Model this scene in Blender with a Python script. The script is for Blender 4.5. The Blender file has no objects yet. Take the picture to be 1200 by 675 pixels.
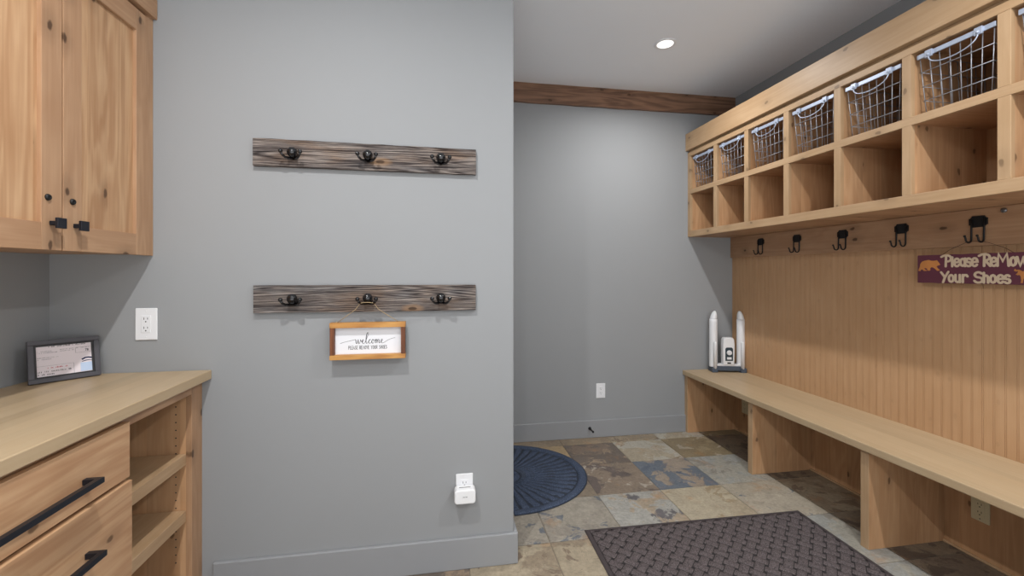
import bpy, bmesh, math, random
from mathutils import Vector, Matrix, noise
random.seed(7)
S = bpy.context.scene
C = S.collection
R = math.radians
PI = math.pi

# ------------------------------------------------------------------ materials
def lin(c):
    def f(v):
        v /= 255.0
        return v / 12.92 if v <= 0.04045 else ((v + 0.055) / 1.055) ** 2.4
    return (f(c[0]), f(c[1]), f(c[2]), 1.0)

class NT:
    def __init__(s, name):
        s.m = bpy.data.materials.new(name); s.m.use_nodes = True
        s.t = s.m.node_tree; s.t.nodes.clear()
        s.out = s.n('ShaderNodeOutputMaterial')
        s.b = s.n('ShaderNodeBsdfPrincipled')
        s.l(s.b.outputs[0], s.out.inputs[0])
    def n(s, typ, **k):
        x = s.t.nodes.new(typ)
        for a, v in k.items(): setattr(x, a, v)
        return x
    def l(s, a, b): s.t.links.new(a, b)
    def sv(s, sock, v):
        if isinstance(v, bpy.types.NodeSocket): s.l(v, sock)
        else: sock.default_value = v
    def math(s, op, a, b=0.0, c=None, clamp=False):
        x = s.n('ShaderNodeMath', operation=op, use_clamp=clamp)
        s.sv(x.inputs[0], a); s.sv(x.inputs[1], b)
        if c is not None: s.sv(x.inputs[2], c)
        return x.outputs[0]
    def vmath(s, op, a, b):
        x = s.n('ShaderNodeVectorMath', operation=op)
        s.sv(x.inputs[0], a); s.sv(x.inputs[1], b)
        return x.outputs[0]
    def noise(s, vec, scale=5, detail=3, rough=.5, dist=0, col=False):
        x = s.n('ShaderNodeTexNoise')
        s.l(vec, x.inputs['Vector'])
        x.inputs['Scale'].default_value = scale; x.inputs['Detail'].default_value = detail
        x.inputs['Roughness'].default_value = rough; x.inputs['Distortion'].default_value = dist
        return x.outputs['Color' if col else 'Fac']
    def mix(s, fac, a, b, mode='MIX'):
        x = s.n('ShaderNodeMix', data_type='RGBA', blend_type=mode)
        s.sv(x.inputs[0], fac); s.sv(x.inputs[6], a); s.sv(x.inputs[7], b)
        return x.outputs[2]
    def ramp(s, fac, stops, interp='LINEAR'):
        x = s.n('ShaderNodeValToRGB'); x.color_ramp.interpolation = interp
        e = x.color_ramp.elements
        while len(e) < len(stops): e.new(0.5)
        for i, (p, c) in enumerate(stops): e[i].position = p; e[i].color = c
        s.l(fac, x.inputs[0]); return x.outputs[0]
    def smooth(s, v, lo, hi, o0=0.0, o1=1.0):
        x = s.n('ShaderNodeMapRange', interpolation_type='SMOOTHSTEP')
        s.sv(x.inputs[0], v); x.inputs[1].default_value = lo; x.inputs[2].default_value = hi
        x.inputs[3].default_value = o0; x.inputs[4].default_value = o1
        return x.outputs[0]
    def bump(s, h, strength=.3, dist=.002):
        x = s.n('ShaderNodeBump'); x.inputs['Strength'].default_value = strength
        x.inputs['Distance'].default_value = dist
        s.l(h, x.inputs['Height']); s.l(x.outputs[0], s.b.inputs['Normal'])
    def base(s, c): s.sv(s.b.inputs['Base Color'], c)
    def rough(s, v): s.sv(s.b.inputs['Roughness'], v)

def plain(name, rgb, rough=.5, metal=0.0, mottled=0.0, spec=.5, bump=0.0, bscale=300):
    t = NT(name); c = lin(rgb)
    co = t.n('ShaderNodeTexCoord').outputs['Object']
    if mottled:
        f = t.noise(co, 9, 4)
        d = tuple(v * (1 - mottled) for v in c[:3]) + (1,)
        u = tuple(min(1, v * (1 + mottled)) for v in c[:3]) + (1,)
        t.base(t.mix(f, d, u))
    else:
        t.base(c)
    if bump: t.bump(t.noise(co, bscale, 3), bump, .001)
    t.rough(rough); t.b.inputs['Metallic'].default_value = metal
    t.b.inputs['Specular IOR Level'].default_value = spec
    return t.m

def wood(name, axis, light, dark, knots=1.0, plank=None, plank_axis=None, rough=.45, streak=.18, knot_scale=1.0, depth='X'):
    """procedural knotty timber; grain runs along axis ('X','Y','Z') of the object"""
    t = NT(name)
    obj = t.n('ShaderNodeTexCoord').outputs['Object']
    rnd = t.n('ShaderNodeObjectInfo').outputs['Random']
    off = t.n('ShaderNodeCombineXYZ')
    t.l(t.math('MULTIPLY', rnd, 17.3), off.inputs[0]); t.l(t.math('MULTIPLY', rnd, 31.7), off.inputs[1]); t.l(t.math('MULTIPLY', rnd, 11.9), off.inputs[2])
    sep0 = t.n('ShaderNodeSeparateXYZ'); t.l(obj, sep0.inputs[0])
    v = t.vmath('ADD', obj, off.outputs[0])
    tone = None
    if plank:
        k = 'XYZ'.index(plank_axis)
        cell = t.math('FLOOR', t.math('DIVIDE', t.math('ADD', sep0.outputs[k], t.math('MULTIPLY', rnd, 3.0)), plank))
        wn = t.n('ShaderNodeTexWhiteNoise', noise_dimensions='1D'); t.l(cell, wn.inputs['W'])
        tone = wn.outputs['Value']
        o2 = t.n('ShaderNodeCombineXYZ')
        for i in range(3): t.l(t.math('MULTIPLY', tone, 7.1 + i), o2.inputs[i])
        v = t.vmath('ADD', v, o2.outputs[0])
    a = 'XYZ'.index(axis)
    sc = lambda al, ac: tuple(al if i == a else ac for i in range(3))
    fine = t.noise(t.vmath('MULTIPLY', v, sc(3.0, 90.0)), 1.0, 4, .6)
    med = t.noise(t.vmath('MULTIPLY', v, sc(1.0, 9.0)), 1.0, 3, .5, .6)
    rings = t.math('MULTIPLY_ADD', t.math('SINE', t.math('MULTIPLY', med, 46.0)), .5, .5)
    cloud = t.noise(v, 3.0, 3, .6)
    f = t.math('ADD', t.math('MULTIPLY', fine, .45), t.math('MULTIPLY', rings, streak * .55))
    f = t.math('ADD', f, t.math('MULTIPLY', cloud, .5))
    f = t.smooth(f, .25, 1.05)
    col = t.mix(f, lin(dark), lin(light))
    if tone is not None:
        g = t.math('MULTIPLY_ADD', tone, .16, .90)
        gg = t.n('ShaderNodeCombineColor')
        for i in range(3): t.l(g, gg.inputs[i])
        col = t.mix(1.0, col, gg.outputs[0], 'MULTIPLY')
    if knots:
        vo = t.n('ShaderNodeTexVoronoi', voronoi_dimensions='2D'); vo.inputs['Scale'].default_value = 1.0; vo.inputs['Randomness'].default_value = .9
        dk = 'XYZ'.index(depth if depth != axis else 'Y'); ck = 3 - a - dk
        jit = t.n('ShaderNodeSeparateXYZ'); t.l(t.noise(v, 30, 2, col=True), jit.inputs[0])
        vs = t.n('ShaderNodeSeparateXYZ'); t.l(v, vs.inputs[0])
        kc = t.n('ShaderNodeCombineXYZ')
        t.l(t.math('MULTIPLY_ADD', jit.outputs[0], .10, t.math('MULTIPLY', vs.outputs[a], 4.4 * knot_scale)), kc.inputs[0])
        t.l(t.math('MULTIPLY_ADD', jit.outputs[1], .10, t.math('MULTIPLY', vs.outputs[ck], 8.0 * knot_scale)), kc.inputs[1])
        t.l(kc.outputs[0], vo.inputs['Vector'])
        sepc = t.n('ShaderNodeSeparateColor'); t.l(vo.outputs['Color'], sepc.inputs[0])
        pick = t.math('GREATER_THAN', sepc.outputs[0], .55)
        core = t.math('MULTIPLY', t.smooth(vo.outputs['Distance'], .085, .04), pick)
        halo = t.math('MULTIPLY', t.smooth(vo.outputs['Distance'], .34, .06), pick)
        col = t.mix(t.math('MULTIPLY', halo, .30 * knots), col, lin(tuple(x * .62 for x in dark)))
        col = t.mix(t.math('MULTIPLY', core, .80 * knots), col, lin((56, 34, 19)))
    h = fine
    t.base(col); t.rough(rough)
    t.b.inputs['Specular IOR Level'].default_value = .35
    t.bump(h, .12, .001)
    return t.m

LW, DW = (193, 165, 133), (168, 137, 103)          # pale maple/alder of the locker wall and worktops
MW, MD = (197, 163, 130), (162, 124, 93)          # warmer knotty alder
M = {}
for ax in 'XYZ':
    M['pale' + ax] = wood('pale_wood_grain_' + ax, ax, LW, DW, .6)
    M['alder' + ax] = wood('knotty_alder_grain_' + ax, ax, MW, MD, 1.0)
M['top'] = wood('laminated_wood_top', 'Y', (192, 173, 143), (178, 154, 122), .0, .045, 'X', .38, .10)
M['panelZ_y'] = wood('board_panel_planks_y', 'Z', (206, 168, 130), (178, 136, 98), .8, .115, 'Y', .5, .3)
M['panelZ_x'] = wood('board_panel_planks_x', 'Z', (206, 168, 130), (178, 136, 98), .8, .115, 'X', .5, .3, 1.0, 'Y')
M['panelX_y'] = wood('shelf_bed_planks', 'X', MW, MD, .8, .12, 'Y', .5, .3, 1.0, 'Z')
M['bead'] = wood('beadboard_oak', 'Z', (200, 164, 128), (178, 140, 103), .1, None, None, .5, .12, 1.2)
M['doorpanel'] = wood('alder_door_panel', 'Z', (206, 170, 132), (168, 126, 90), .9, .085, 'Y', .42, .42, 1.0)
M['beam'] = wood('dark_stained_timber', 'X', (140, 106, 84), (92, 68, 54), .9, None, None, .32, .6, 1.0, 'Y')
M['drawer'] = wood('alder_drawer_front', 'Y', (205, 169, 132), (172, 130, 95), .8, None, None, .42, .42)
M['framewood'] = wood('honey_pine_strip', 'X', (206, 156, 88), (160, 106, 52), .6, None, None, .5, .5, 3)
M['framedark'] = wood('red_brown_strip', 'Z', (128, 76, 46), (82, 44, 26), .4, None, None, .5, .6, 3)

def weathered():
    t = NT('weathered_barn_board')
    obj = t.n('ShaderNodeTexCoord').outputs['Object']
    rnd = t.n('ShaderNodeObjectInfo').outputs['Random']
    o = t.n('ShaderNodeCombineXYZ')
    for i, k in enumerate((9.1, 23.7, 5.3)): t.l(t.math('MULTIPLY', rnd, k), o.inputs[i])
    v = t.vmath('ADD', obj, o.outputs[0])
    warp = t.vmath('ADD', v, t.vmath('MULTIPLY', t.noise(t.vmath('MULTIPLY', v, (3.5, 8, 12)), 1, 3, col=True), (0.0, .010, .018)))
    med = t.noise(t.vmath('MULTIPLY', warp, (.75, 12, 19)), 1, 2, .5, .1)
    rings = t.math('POWER', t.math('MULTIPLY_ADD', t.math('SINE', t.math('MULTIPLY', med, 120.0)), .5, .5), .7)
    fine = t.noise(t.vmath('MULTIPLY', warp, (9, 210, 340)), 1, 4, .75)
    broad = t.noise(t.vmath('MULTIPLY', v, (5.0, 8, 16)), 1, 3, .5)
    f = t.math('ADD', t.math('MULTIPLY', rings, .34), t.math('MULTIPLY', fine, .80))
    col = t.ramp(f, [(.34, lin((34, 29, 28))), (.50, lin((76, 69, 67))), (.68, lin((106, 98, 94))), (.92, lin((168, 156, 146)))])
    warm = t.mix(t.smooth(broad, .48, .68), (1, 1, 1, 1), (1.0, .86, .74, 1))
    col = t.mix(1.0, col, warm, 'MULTIPLY')
    cool = t.mix(t.smooth(broad, .46, .30), (1, 1, 1, 1), (.86, .93, 1.0, 1))
    col = t.mix(1.0, col, cool, 'MULTIPLY')
    vs = t.n('ShaderNodeSeparateXYZ'); t.l(v, vs.inputs[0]); kc = t.n('ShaderNodeCombineXYZ')
    t.l(t.math('MULTIPLY', vs.outputs[0], 3.6), kc.inputs[0]); t.l(t.math('MULTIPLY', vs.outputs[2], 9.0), kc.inputs[1])
    vo = t.n('ShaderNodeTexVoronoi', voronoi_dimensions='2D'); t.l(kc.outputs[0], vo.inputs['Vector']); vo.inputs['Scale'].default_value = 1
    sc_ = t.n('ShaderNodeSeparateColor'); t.l(vo.outputs['Color'], sc_.inputs[0])
    pk = t.math('GREATER_THAN', sc_.outputs[0], .60)
    col = t.mix(t.math('MULTIPLY', t.smooth(vo.outputs['Distance'], .22, .1), t.math('MULTIPLY', pk, .5)), col, lin((150, 118, 88)))
    col = t.mix(t.math('MULTIPLY', t.smooth(vo.outputs['Distance'], .08, .05), t.math('MULTIPLY', pk, .8)), col, lin((58, 44, 34)))
    t.base(col); t.rough(.85); t.b.inputs['Specular IOR Level'].default_value = .2
    t.bump(f, .5, .002)
    return t.m
M['barn'] = weathered()

def painted(name, rgb):
    t = NT(name)
    co = t.n('ShaderNodeTexCoord').outputs['Object']
    c = lin(rgb)
    f = t.noise(co, 1.3, 3)
    t.base(t.mix(f, tuple(v * .97 for v in c[:3]) + (1,), tuple(v * 1.03 for v in c[:3]) + (1,)))
    t.rough(.75); t.b.inputs['Specular IOR Level'].default_value = .25
    t.bump(t.noise(co, 160, 3), .06, .0015)
    return t.m
M['wall'] = painted('grey_wall_paint', (147, 149, 151))
M['ceil'] = painted('pale_grey_ceiling_paint', (238, 242, 248))
M['basebd'] = plain('grey_trim_paint', (145, 147, 150), .45, mottled=.02)
M['white'] = plain('white_plastic', (226, 227, 230), .35)
M['whiteplug'] = plain('white_satin_plastic', (232, 233, 235), .4)
M['slot'] = plain('dark_slot', (38, 38, 40), .6)
M['almond'] = plain('almond_plastic', (204, 194, 160), .4)
M['black'] = plain('black_powder_coat', (20, 20, 22), .5, .3, bump=.15)
M['blackgloss'] = plain('black_glazed_iron', (18, 18, 21), .14, .2, spec=.8)
M['gunmetal'] = plain('gunmetal_bar', (40, 42, 50), .38, .6)
M['steel'] = plain('galvanised_steel', (150, 153, 160), .42, .55, mottled=.08)
M['steelband'] = plain('galvanised_band', (176, 186, 204), .4, .4, mottled=.1)
M['slate_grey'] = plain('dark_slate_plastic', (70, 80, 94), .5)
M['panel_teal'] = plain('dark_teal_panel', (38, 56, 66), .4)
M['clearcap'] = plain('milky_plastic', (228, 231, 234), .12, spec=.7)
M['grout'] = plain('sand_grout', (126, 116, 102), .9, mottled=.15)
M['twine'] = plain('jute_twine', (168, 146, 112), .9)
M['wirecord'] = plain('dark_brown_cord', (70, 50, 38), .8)
M['paper'] = plain('white_card', (226, 227, 232), .7)
M['doc'] = plain('document_paper', (226, 216, 220), .6)
M['ink'] = plain('black_ink', (34, 33, 36), .8)
M['inkgrey'] = plain('grey_ink', (120, 116, 120), .8)
M['inkred'] = plain('red_ink', (190, 50, 66), .8)
M['inkblue'] = plain('navy_ink', (28, 40, 78), .7)
M['docglare'] = plain('painted_blue_reflection', (188, 206, 232), .6)  # tint for the painted glass reflection on the document
M['photoframe'] = plain('charcoal_frame', (66, 64, 70), .45)
M['frameinner'] = plain('black_frame_lip', (24, 20, 22), .5)
M['maroon'] = plain('maroon_painted_board', (94, 44, 60), .7, mottled=.25, bump=.2, bscale=80)
M['maroonedge'] = plain('worn_board_edge', (120, 78, 62), .8, mottled=.3)
M['cream'] = plain('cream_paint', (204, 184, 158), .7, mottled=.06)
M['orange'] = plain('orange_ochre_paint', (190, 126, 68), .7, mottled=.35)
M['rubber'] = plain('dark_rubber', (62, 54, 55), .85)
M['rubberdark'] = plain('black_rubber', (30, 26, 27), .85)
M['rubbernavy'] = plain('navy_rubber', (30, 38, 52), .7)
M['spring'] = plain('dull_steel', (120, 120, 122), .4, .8)

def carpet(name, a, b, scale=260):
    t = NT(name); co = t.n('ShaderNodeTexCoord').outputs['Object']
    f = t.noise(co, scale, 2, .7)
    g = t.noise(co, 30, 3)
    col = t.mix(t.smooth(f, .35, .68), lin(a), lin(b))
    col = t.mix(t.math('MULTIPLY', g, .25), col, lin(a))
    t.base(col); t.rough(1.0); t.b.inputs['Specular IOR Level'].default_value = .1
    t.bump(f, .6, .002)
    return t.m
M['matbrown'] = carpet('brown_mat_pile', (66, 60, 61), (114, 105, 105))
M['matnavy'] = carpet('navy_mat_pile', (40, 48, 64), (94, 105, 126))

def emit(name, rgb, s):
    m = bpy.data.materials.new(name); m.use_nodes = True
    t = m.node_tree; t.nodes.clear()
    o = t.nodes.new('ShaderNodeOutputMaterial'); e = t.nodes.new('ShaderNodeEmission')
    e.inputs[0].default_value = lin(rgb); e.inputs[1].default_value = s
    t.links.new(e.outputs[0], o.inputs[0]); return m
M['lamp'] = emit('lit_lamp_lens', (255, 250, 244), 1.6)

def slate():
    t = NT('multicolour_slate')
    A = t.n('ShaderNodeAttribute', attribute_name='ca').outputs['Color']
    B = t.n('ShaderNodeAttribute', attribute_name='cb').outputs['Color']
    D = t.n('ShaderNodeAttribute', attribute_name='cc').outputs['Color']
    sd = t.n('ShaderNodeAttribute', attribute_name='sd').outputs['Color']
    s = t.n('ShaderNodeSeparateColor'); t.l(sd, s.inputs[0])
    obj = t.n('ShaderNodeTexCoord').outputs['Object']
    off = t.n('ShaderNodeCombineXYZ')
    t.l(t.math('MULTIPLY', s.outputs[0], 40.0), off.inputs[0]); t.l(t.math('MULTIPLY', s.outputs[0], 73.0), off.inputs[1]); t.l(t.math('MULTIPLY', s.outputs[0], 19.0), off.inputs[2])
    v = t.vmath('ADD', obj, off.outputs[0])
    n1 = t.noise(v, 4.2, 6, .62, .35)
    n2 = t.noise(t.vmath('ADD', v, (5.1, 2.2, 9.3)), 6.5, 6, .65, .6)
    th1 = s.outputs[1]; th2 = s.outputs[2]
    m1 = t.smooth(t.math('SUBTRACT', n1, th1), -.012, .02)
    m2 = t.smooth(t.math('SUBTRACT', n2, th2), -.012, .02)
    col = t.mix(m1, A, B); col = t.mix(m2, col, D)
    fine = t.noise(v, 60, 5, .7)
    lay = t.noise(v, 15, 4, .6)
    g = t.math('ADD', t.math('MULTIPLY_ADD', fine, .75, .22), t.math('MULTIPLY', lay, .80))
    gg = t.n('ShaderNodeCombineColor')
    for i in range(3): t.l(g, gg.inputs[i])
    col = t.mix(1.0, col, gg.outputs[0], 'MULTIPLY')
    rust = t.smooth(t.noise(t.vmath('ADD', v, (1.7, 8.2, 3.3)), 7, 4, .6), .56, .72)
    col = t.mix(t.math('MULTIPLY', rust, .35), col, lin((164, 120, 76)))
    # thin dark cleft lines where the contour of the layers breaks
    ridge = t.math('ABSOLUTE', t.math('SUBTRACT', n2, .5))
    line = t.math('MULTIPLY', t.smooth(ridge, .012, .0), t.smooth(lay, .5, .62))
    col = t.mix(t.math('MULTIPLY', line, .5), col, lin((70, 56, 46)))
    t.base(col); t.rough(t.math('MULTIPLY_ADD', lay, .3, .35))
    t.b.inputs['Specular IOR Level'].default_value = .35
    h = t.math('ADD', t.math('MULTIPLY', m1, .5), t.math('ADD', t.math('MULTIPLY', fine, .35), t.math('MULTIPLY', n2, 1.4)))
    t.bump(h, .45, .004)
    return t.m
M['slate'] = slate()

# ------------------------------------------------------------------ mesh tools
class MB:
    def __init__(s): s.bm = bmesh.new()
    def box(s, x0, x1, y0, y1, z0, z1):
        P = [(x, y, z) for x in (x0, x1) for y in (y0, y1) for z in (z0, z1)]
        v = [s.bm.verts.new(p) for p in P]
        for f in ((0, 1, 3, 2), (4, 6, 7, 5), (0, 4, 5, 1), (2, 3, 7, 6), (0, 2, 6, 4), (1, 5, 7, 3)):
            s.bm.faces.new([v[i] for i in f])
        return s
    def tube(s, pts, r, n=8, closed=False, cap=True):
        pts = [Vector(p) for p in pts]; m = len(pts); rings = []
        rr = r if isinstance(r, (list, tuple)) else [r] * m
        ref = None
        for i, p in enumerate(pts):
            a = pts[i - 1] if (i > 0 or closed) else p
            b = pts[(i + 1) % m] if (i < m - 1 or closed) else p
            d = (b - a).normalized() if (b - a).length > 1e-9 else Vector((0, 0, 1))
            if ref is None:
                ref = d.orthogonal().normalized()
            u = ref - d * ref.dot(d)
            u = u.normalized() if u.length > 1e-6 else d.orthogonal().normalized()
            ref = u; w = d.cross(u)
            rings.append([s.bm.verts.new(p + (u * math.cos(2 * PI * k / n) + w * math.sin(2 * PI * k / n)) * rr[i]) for k in range(n)])
        for i in range(m if closed else m - 1):
            A, B = rings[i], rings[(i + 1) % m]
            for k in range(n):
                s.bm.faces.new((A[k], A[(k + 1) % n], B[(k + 1) % n], B[k]))
        if cap and not closed:
            s.bm.faces.new(rings[0][::-1]); s.bm.faces.new(rings[-1])
        return s
    def ball(s, c, r, seg=14, ring=10, scale=(1, 1, 1)):
        mat = Matrix.Translation(c) @ Matrix.Diagonal((scale[0], scale[1], scale[2], 1))
        bmesh.ops.create_uvsphere(s.bm, u_segments=seg, v_segments=ring, radius=r, matrix=mat); return s
    def lathe(s, c, axis, prof, n=24):
        """prof: list of (radius, distance along axis)"""
        ax = Vector(axis).normalized(); u = ax.orthogonal().normalized(); w = ax.cross(u); c = Vector(c); rings = []
        for r, h in prof:
            if r < 1e-6: rings.append([s.bm.verts.new(c + ax * h)])
            else: rings.append([s.bm.verts.new(c + ax * h + (u * math.cos(2 * PI * k / n) + w * math.sin(2 * PI * k / n)) * r) for k in range(n)])
        for A, B in zip(rings, rings[1:]):
            for k in range(n):
                k2 = (k + 1) % n
                if len(A) == 1 and len(B) == 1: continue
                if len(A) == 1: s.bm.faces.new((A[0], B[k2], B[k]))
                elif len(B) == 1: s.bm.faces.new((A[k], A[k2], B[0]))
                else: s.bm.faces.new((A[k], A[k2], B[k2], B[k]))
        if len(rings[0]) > 1: s.bm.faces.new(rings[0][::-1])
        if len(rings[-1]) > 1: s.bm.faces.new(rings[-1])
        return s
    def prism(s, poly, o, u, v, depth):
        """polygon in plane (o; u,v) extruded along depth vector"""
        o, u, v, d = Vector(o), Vector(u), Vector(v), Vector(depth)
        A = [s.bm.verts.new(o + u * a + v * b) for a, b in poly]
        B = [s.bm.verts.new(p.co + d) for p in A]
        n = len(A)
        s.bm.faces.new(A[::-1]); s.bm.faces.new(B)
        for k in range(n): s.bm.faces.new((A[k], A[(k + 1) % n], B[(k + 1) % n], B[k]))
        return s
    def stroke(s, pts, w, o, u, v, depth):
        """one brush stroke: a low rounded ribbon with round ends, lying on the plane (o; u, v)"""
        o, u, v, d = Vector(o), Vector(u), Vector(v), Vector(depth)
        P = []; W = []
        for i, p in enumerate(pts):
            p = Vector(p[:2])
            if P and (p - P[-1]).length < 1e-6: continue
            P.append(p); W.append(w[i] if isinstance(w, list) else w)
        n = len(P)
        if n < 2: return s
        t0 = (P[1] - P[0]).normalized(); t1 = (P[-1] - P[-2]).normalized()
        rows = []                                  # (centre, normal, half width)
        for a in (85, 55, 25): rows.append((P[0] - t0 * W[0] / 2 * math.sin(R(a)), Vector((-t0.y, t0.x)), W[0] / 2 * math.cos(R(a))))
        for i in range(n):
            a = P[i] - P[i - 1] if i else P[1] - P[0]; b = P[i + 1] - P[i] if i < n - 1 else a
            a = a.normalized(); b = b.normalized(); t = a + b
            t = t.normalized() if t.length > .2 else a
            k = 1 / max(.6, t.dot(a))
            rows.append((P[i], Vector((-t.y, t.x)), W[i] / 2 * k))
        for a in (25, 55, 85): rows.append((P[-1] + t1 * W[-1] / 2 * math.sin(R(a)), Vector((-t1.y, t1.x)), W[-1] / 2 * math.cos(R(a))))
        V = []
        for c, nn, h in rows:
            V.append([s.bm.verts.new(o + u * (c.x + nn.x * h * q) + v * (c.y + nn.y * h * q) + d * z) for q, z in ((-1, 0), (-.93, .8), (0, 1), (.93, .8), (1, 0))])
        for A, B in zip(V, V[1:]):
            for k in range(5): s.bm.faces.new((A[k], A[(k + 1) % 5], B[(k + 1) % 5], B[k]))
        s.bm.faces.new(V[0]); s.bm.faces.new(V[-1][::-1])
        return s

ORG = {}
def obj(name, mb, mat, parent=None, bevel=0.0, smooth=False, local=False, segs=2):
    bmesh.ops.recalc_face_normals(mb.bm, faces=mb.bm.faces[:])
    me = bpy.data.meshes.new(name); mb.bm.to_mesh(me); mb.bm.free()
    o = bpy.data.objects.new(name, me); C.objects.link(o)
    me.materials.append(M[mat] if isinstance(mat, str) else mat)
    if smooth: me.shade_smooth()
    if parent is not None:
        o.parent = parent
        if not local:
            w = ORG[parent.name]; me.transform(Matrix.Translation(-w)); ORG[o.name] = w
        else: ORG[o.name] = Vector((0, 0, 0))
    else: ORG[o.name] = Vector((0, 0, 0))
    if bevel:
        m = o.modifiers.new('bevel', 'BEVEL'); m.width = bevel; m.segments = segs; m.limit_method = 'ANGLE'; m.angle_limit = R(40)
    return o
def sub(name, mb, mat, part, **k):           # a sub-part shares its part's local frame
    return obj(name, mb, mat, part, **k)
def thing(name, label, cat, loc, rz=0, group=None):
    o = bpy.data.objects.new(name, None); C.objects.link(o); o.empty_display_size = .05
    o.location = loc; o.rotation_euler.z = rz; ORG[o.name] = Vector(loc)
    o['label'] = label; o['category'] = cat
    if group: o['group'] = group
    return o
def copy_tree(o, dloc, label=None, parent=None):
    c = o.copy(); C.objects.link(c)
    if parent is not None: c.parent = parent
    else: c.location = Vector(o.location) + Vector(dloc)
    if label: c['label'] = label
    for ch in list(o.children): copy_tree(ch, None, None, c)
    return c
def shift_child(o, d):                       # copy of one part moved along d
    c = o.copy(); C.objects.link(c); c.location = Vector(o.location) + Vector(d)
    for ch in list(o.children):
        k = ch.copy(); C.objects.link(k); k.parent = c
    return c
def struct(name, mb, mat, **k):
    o = obj(name, mb, mat, None, **k); o['kind'] = 'structure'; return o

# ------------------------------------------------------------------ measures
XL, XR, YM, YB, XE, CZ = -1.485, 2.455, 1.945, 3.309, .333, 2.784
YF = -1.3                                      # the room goes on behind the viewer

# ------------------------------------------------------------------ the room
struct('wall_left', MB().box(XL - .12, XL, YF, YM, 0, CZ), 'wall')
struct('wall_middle', MB().box(XL - .12, XE, YM, YB + .12, 0, CZ), 'wall', bevel=.004)
struct('wall_back', MB().box(XE, XR + .12, YB, YB + .12, 0, CZ), 'wall')
struct('wall_right', MB().box(XR, XR + .12, YF, YB, 0, CZ), 'wall')
struct('ceiling', MB().box(XL - .12, XR + .12, YF, YB + .12, CZ, CZ + .1), 'ceil')
def board(mb, x0, x1, y0, y1, z):              # skirting profile: flat board
    mb.box(x0, x1, y0, y1, 0, z)
b = MB(); board(b, -.905, XE + .018, YM - .016, YM, .139)
struct('baseboard_middle', b, 'basebd', bevel=.004)
b = MB(); board(b, XE, XE + .018, YM, YB, .139)
struct('baseboard_entry', b, 'basebd', bevel=.004)
b = MB(); board(b, XE + .018, 2.008, YB - .016, YB, .139)
struct('baseboard_back', b, 'basebd', bevel=.004)
b = MB()
nseg = 60
pts = []
for i in range(nseg + 1):                      # hand-hewn beam: slightly wavy faces
    x = XE + (XR - XE) * i / nseg
    e = .004 * noise.noise((x * 5, 0, 1)); g = .003 * noise.noise((x * 6, 3, 2))
    pts.append([b.bm.verts.new(p) for p in ((x, YB, 2.632 + g), (x, YB - .022 + e, 2.632 + g), (x, YB - .024 + e, 2.70), (x, YB - .022 - g, CZ), (x, YB, CZ))])
for A, B_ in zip(pts, pts[1:]):
    for k in range(5): b.bm.faces.new((A[k], A[(k + 1) % 5], B_[(k + 1) % 5], B_[k]))
b.bm.faces.new(pts[0]); b.bm.faces.new(pts[-1][::-1])
struct('trim_1', b, 'beam')

# slate floor: one mesh, each tile its own slab with its own stone colours
cols = {
 'tan':   ((164, 146, 122), (150, 134, 114), (176, 160, 136), .55, .60),
 'gold':  ((182, 158, 122), (172, 150, 118), (156, 138, 112), .60, .62),
 'brown': ((138, 121, 106), (118, 107, 98), (164, 144, 122), .50, .56),
 'cream': ((178, 166, 144), (188, 182, 168), (156, 136, 114), .52, .60),
 'ochre': ((164, 148, 118), (148, 132, 104), (178, 166, 146), .48, .60),
 'patch': ((146, 130, 113), (112, 100, 94), (180, 170, 156), .56, .57),
 'blue':  ((112, 120, 130), (164, 150, 134), (98, 106, 120), .52, .58),
 'pale':  ((166, 166, 160), (172, 168, 156), (152, 146, 136), .52, .58),
 'mist':  ((158, 150, 138), (168, 160, 146), (116, 120, 126), .52, .57),
 'plum':  ((174, 172, 164), (112, 108, 110), (176, 160, 138), .58, .53),
 'sand':  ((180, 166, 142), (188, 176, 152), (168, 150, 122), .5, .58),
 'vein':  ((176, 166, 148), (184, 174, 156), (118, 124, 132), .5, .60),
 'slab':  ((162, 146, 124), (178, 164, 140), (140, 122, 104), .52, .58),
 'umber': ((132, 118, 104), (142, 128, 110), (106, 94, 84), .5, .56),
}
tx = [-1.485, -1.06, -.66, -.264, .132, .532, .924, 1.318, 1.717, 2.112, 2.455]
ty = [-1.3, -1.095, -.70, -.305, .09, .48, .875, 1.268, 1.66, 2.055, 2.443, 2.836, 3.183, 3.309]
named = {(5,14):'tan',(6,14):'tan',(7,14):'slab',(8,14):'cream',(9,14):'ochre',(4,14):'tan',
 (4,13):'gold',(5,13):'gold',(6,13):'brown',(7,13):'cream',(8,13):'ochre',(9,13):'umber',  # last column, under the bench: umber partly puts the bench's shade into the colour
 (4,12):'mist',(5,12):'umber',(6,12):'patch',(7,12):'blue',(8,12):'pale',(9,12):'umber',
 (4,11):'mist',(5,11):'mist',(6,11):'plum',(7,11):'sand',(8,11):'vein',(9,11):'slab',
 (3,10):'brown',(4,10):'slab',(5,10):'slab',(6,10):'tan',(7,10):'sand',(8,10):'pale',(9,10):'umber',
 (4,9):'cream',(5,9):'slab',(8,9):'pale',(9,9):'umber'}
named = {(i, j - 2): v for (i, j), v in named.items()}
keys = list(cols)
def sh(c): return lin(tuple(.86 * v + .025 * (sum(c) / 3 - v) for v in c))
bm = bmesh.new()
L = {k: bm.loops.layers.float_color.new(k) for k in ('ca', 'cb', 'cc', 'sd')}
rg = random.Random(5)
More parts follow.
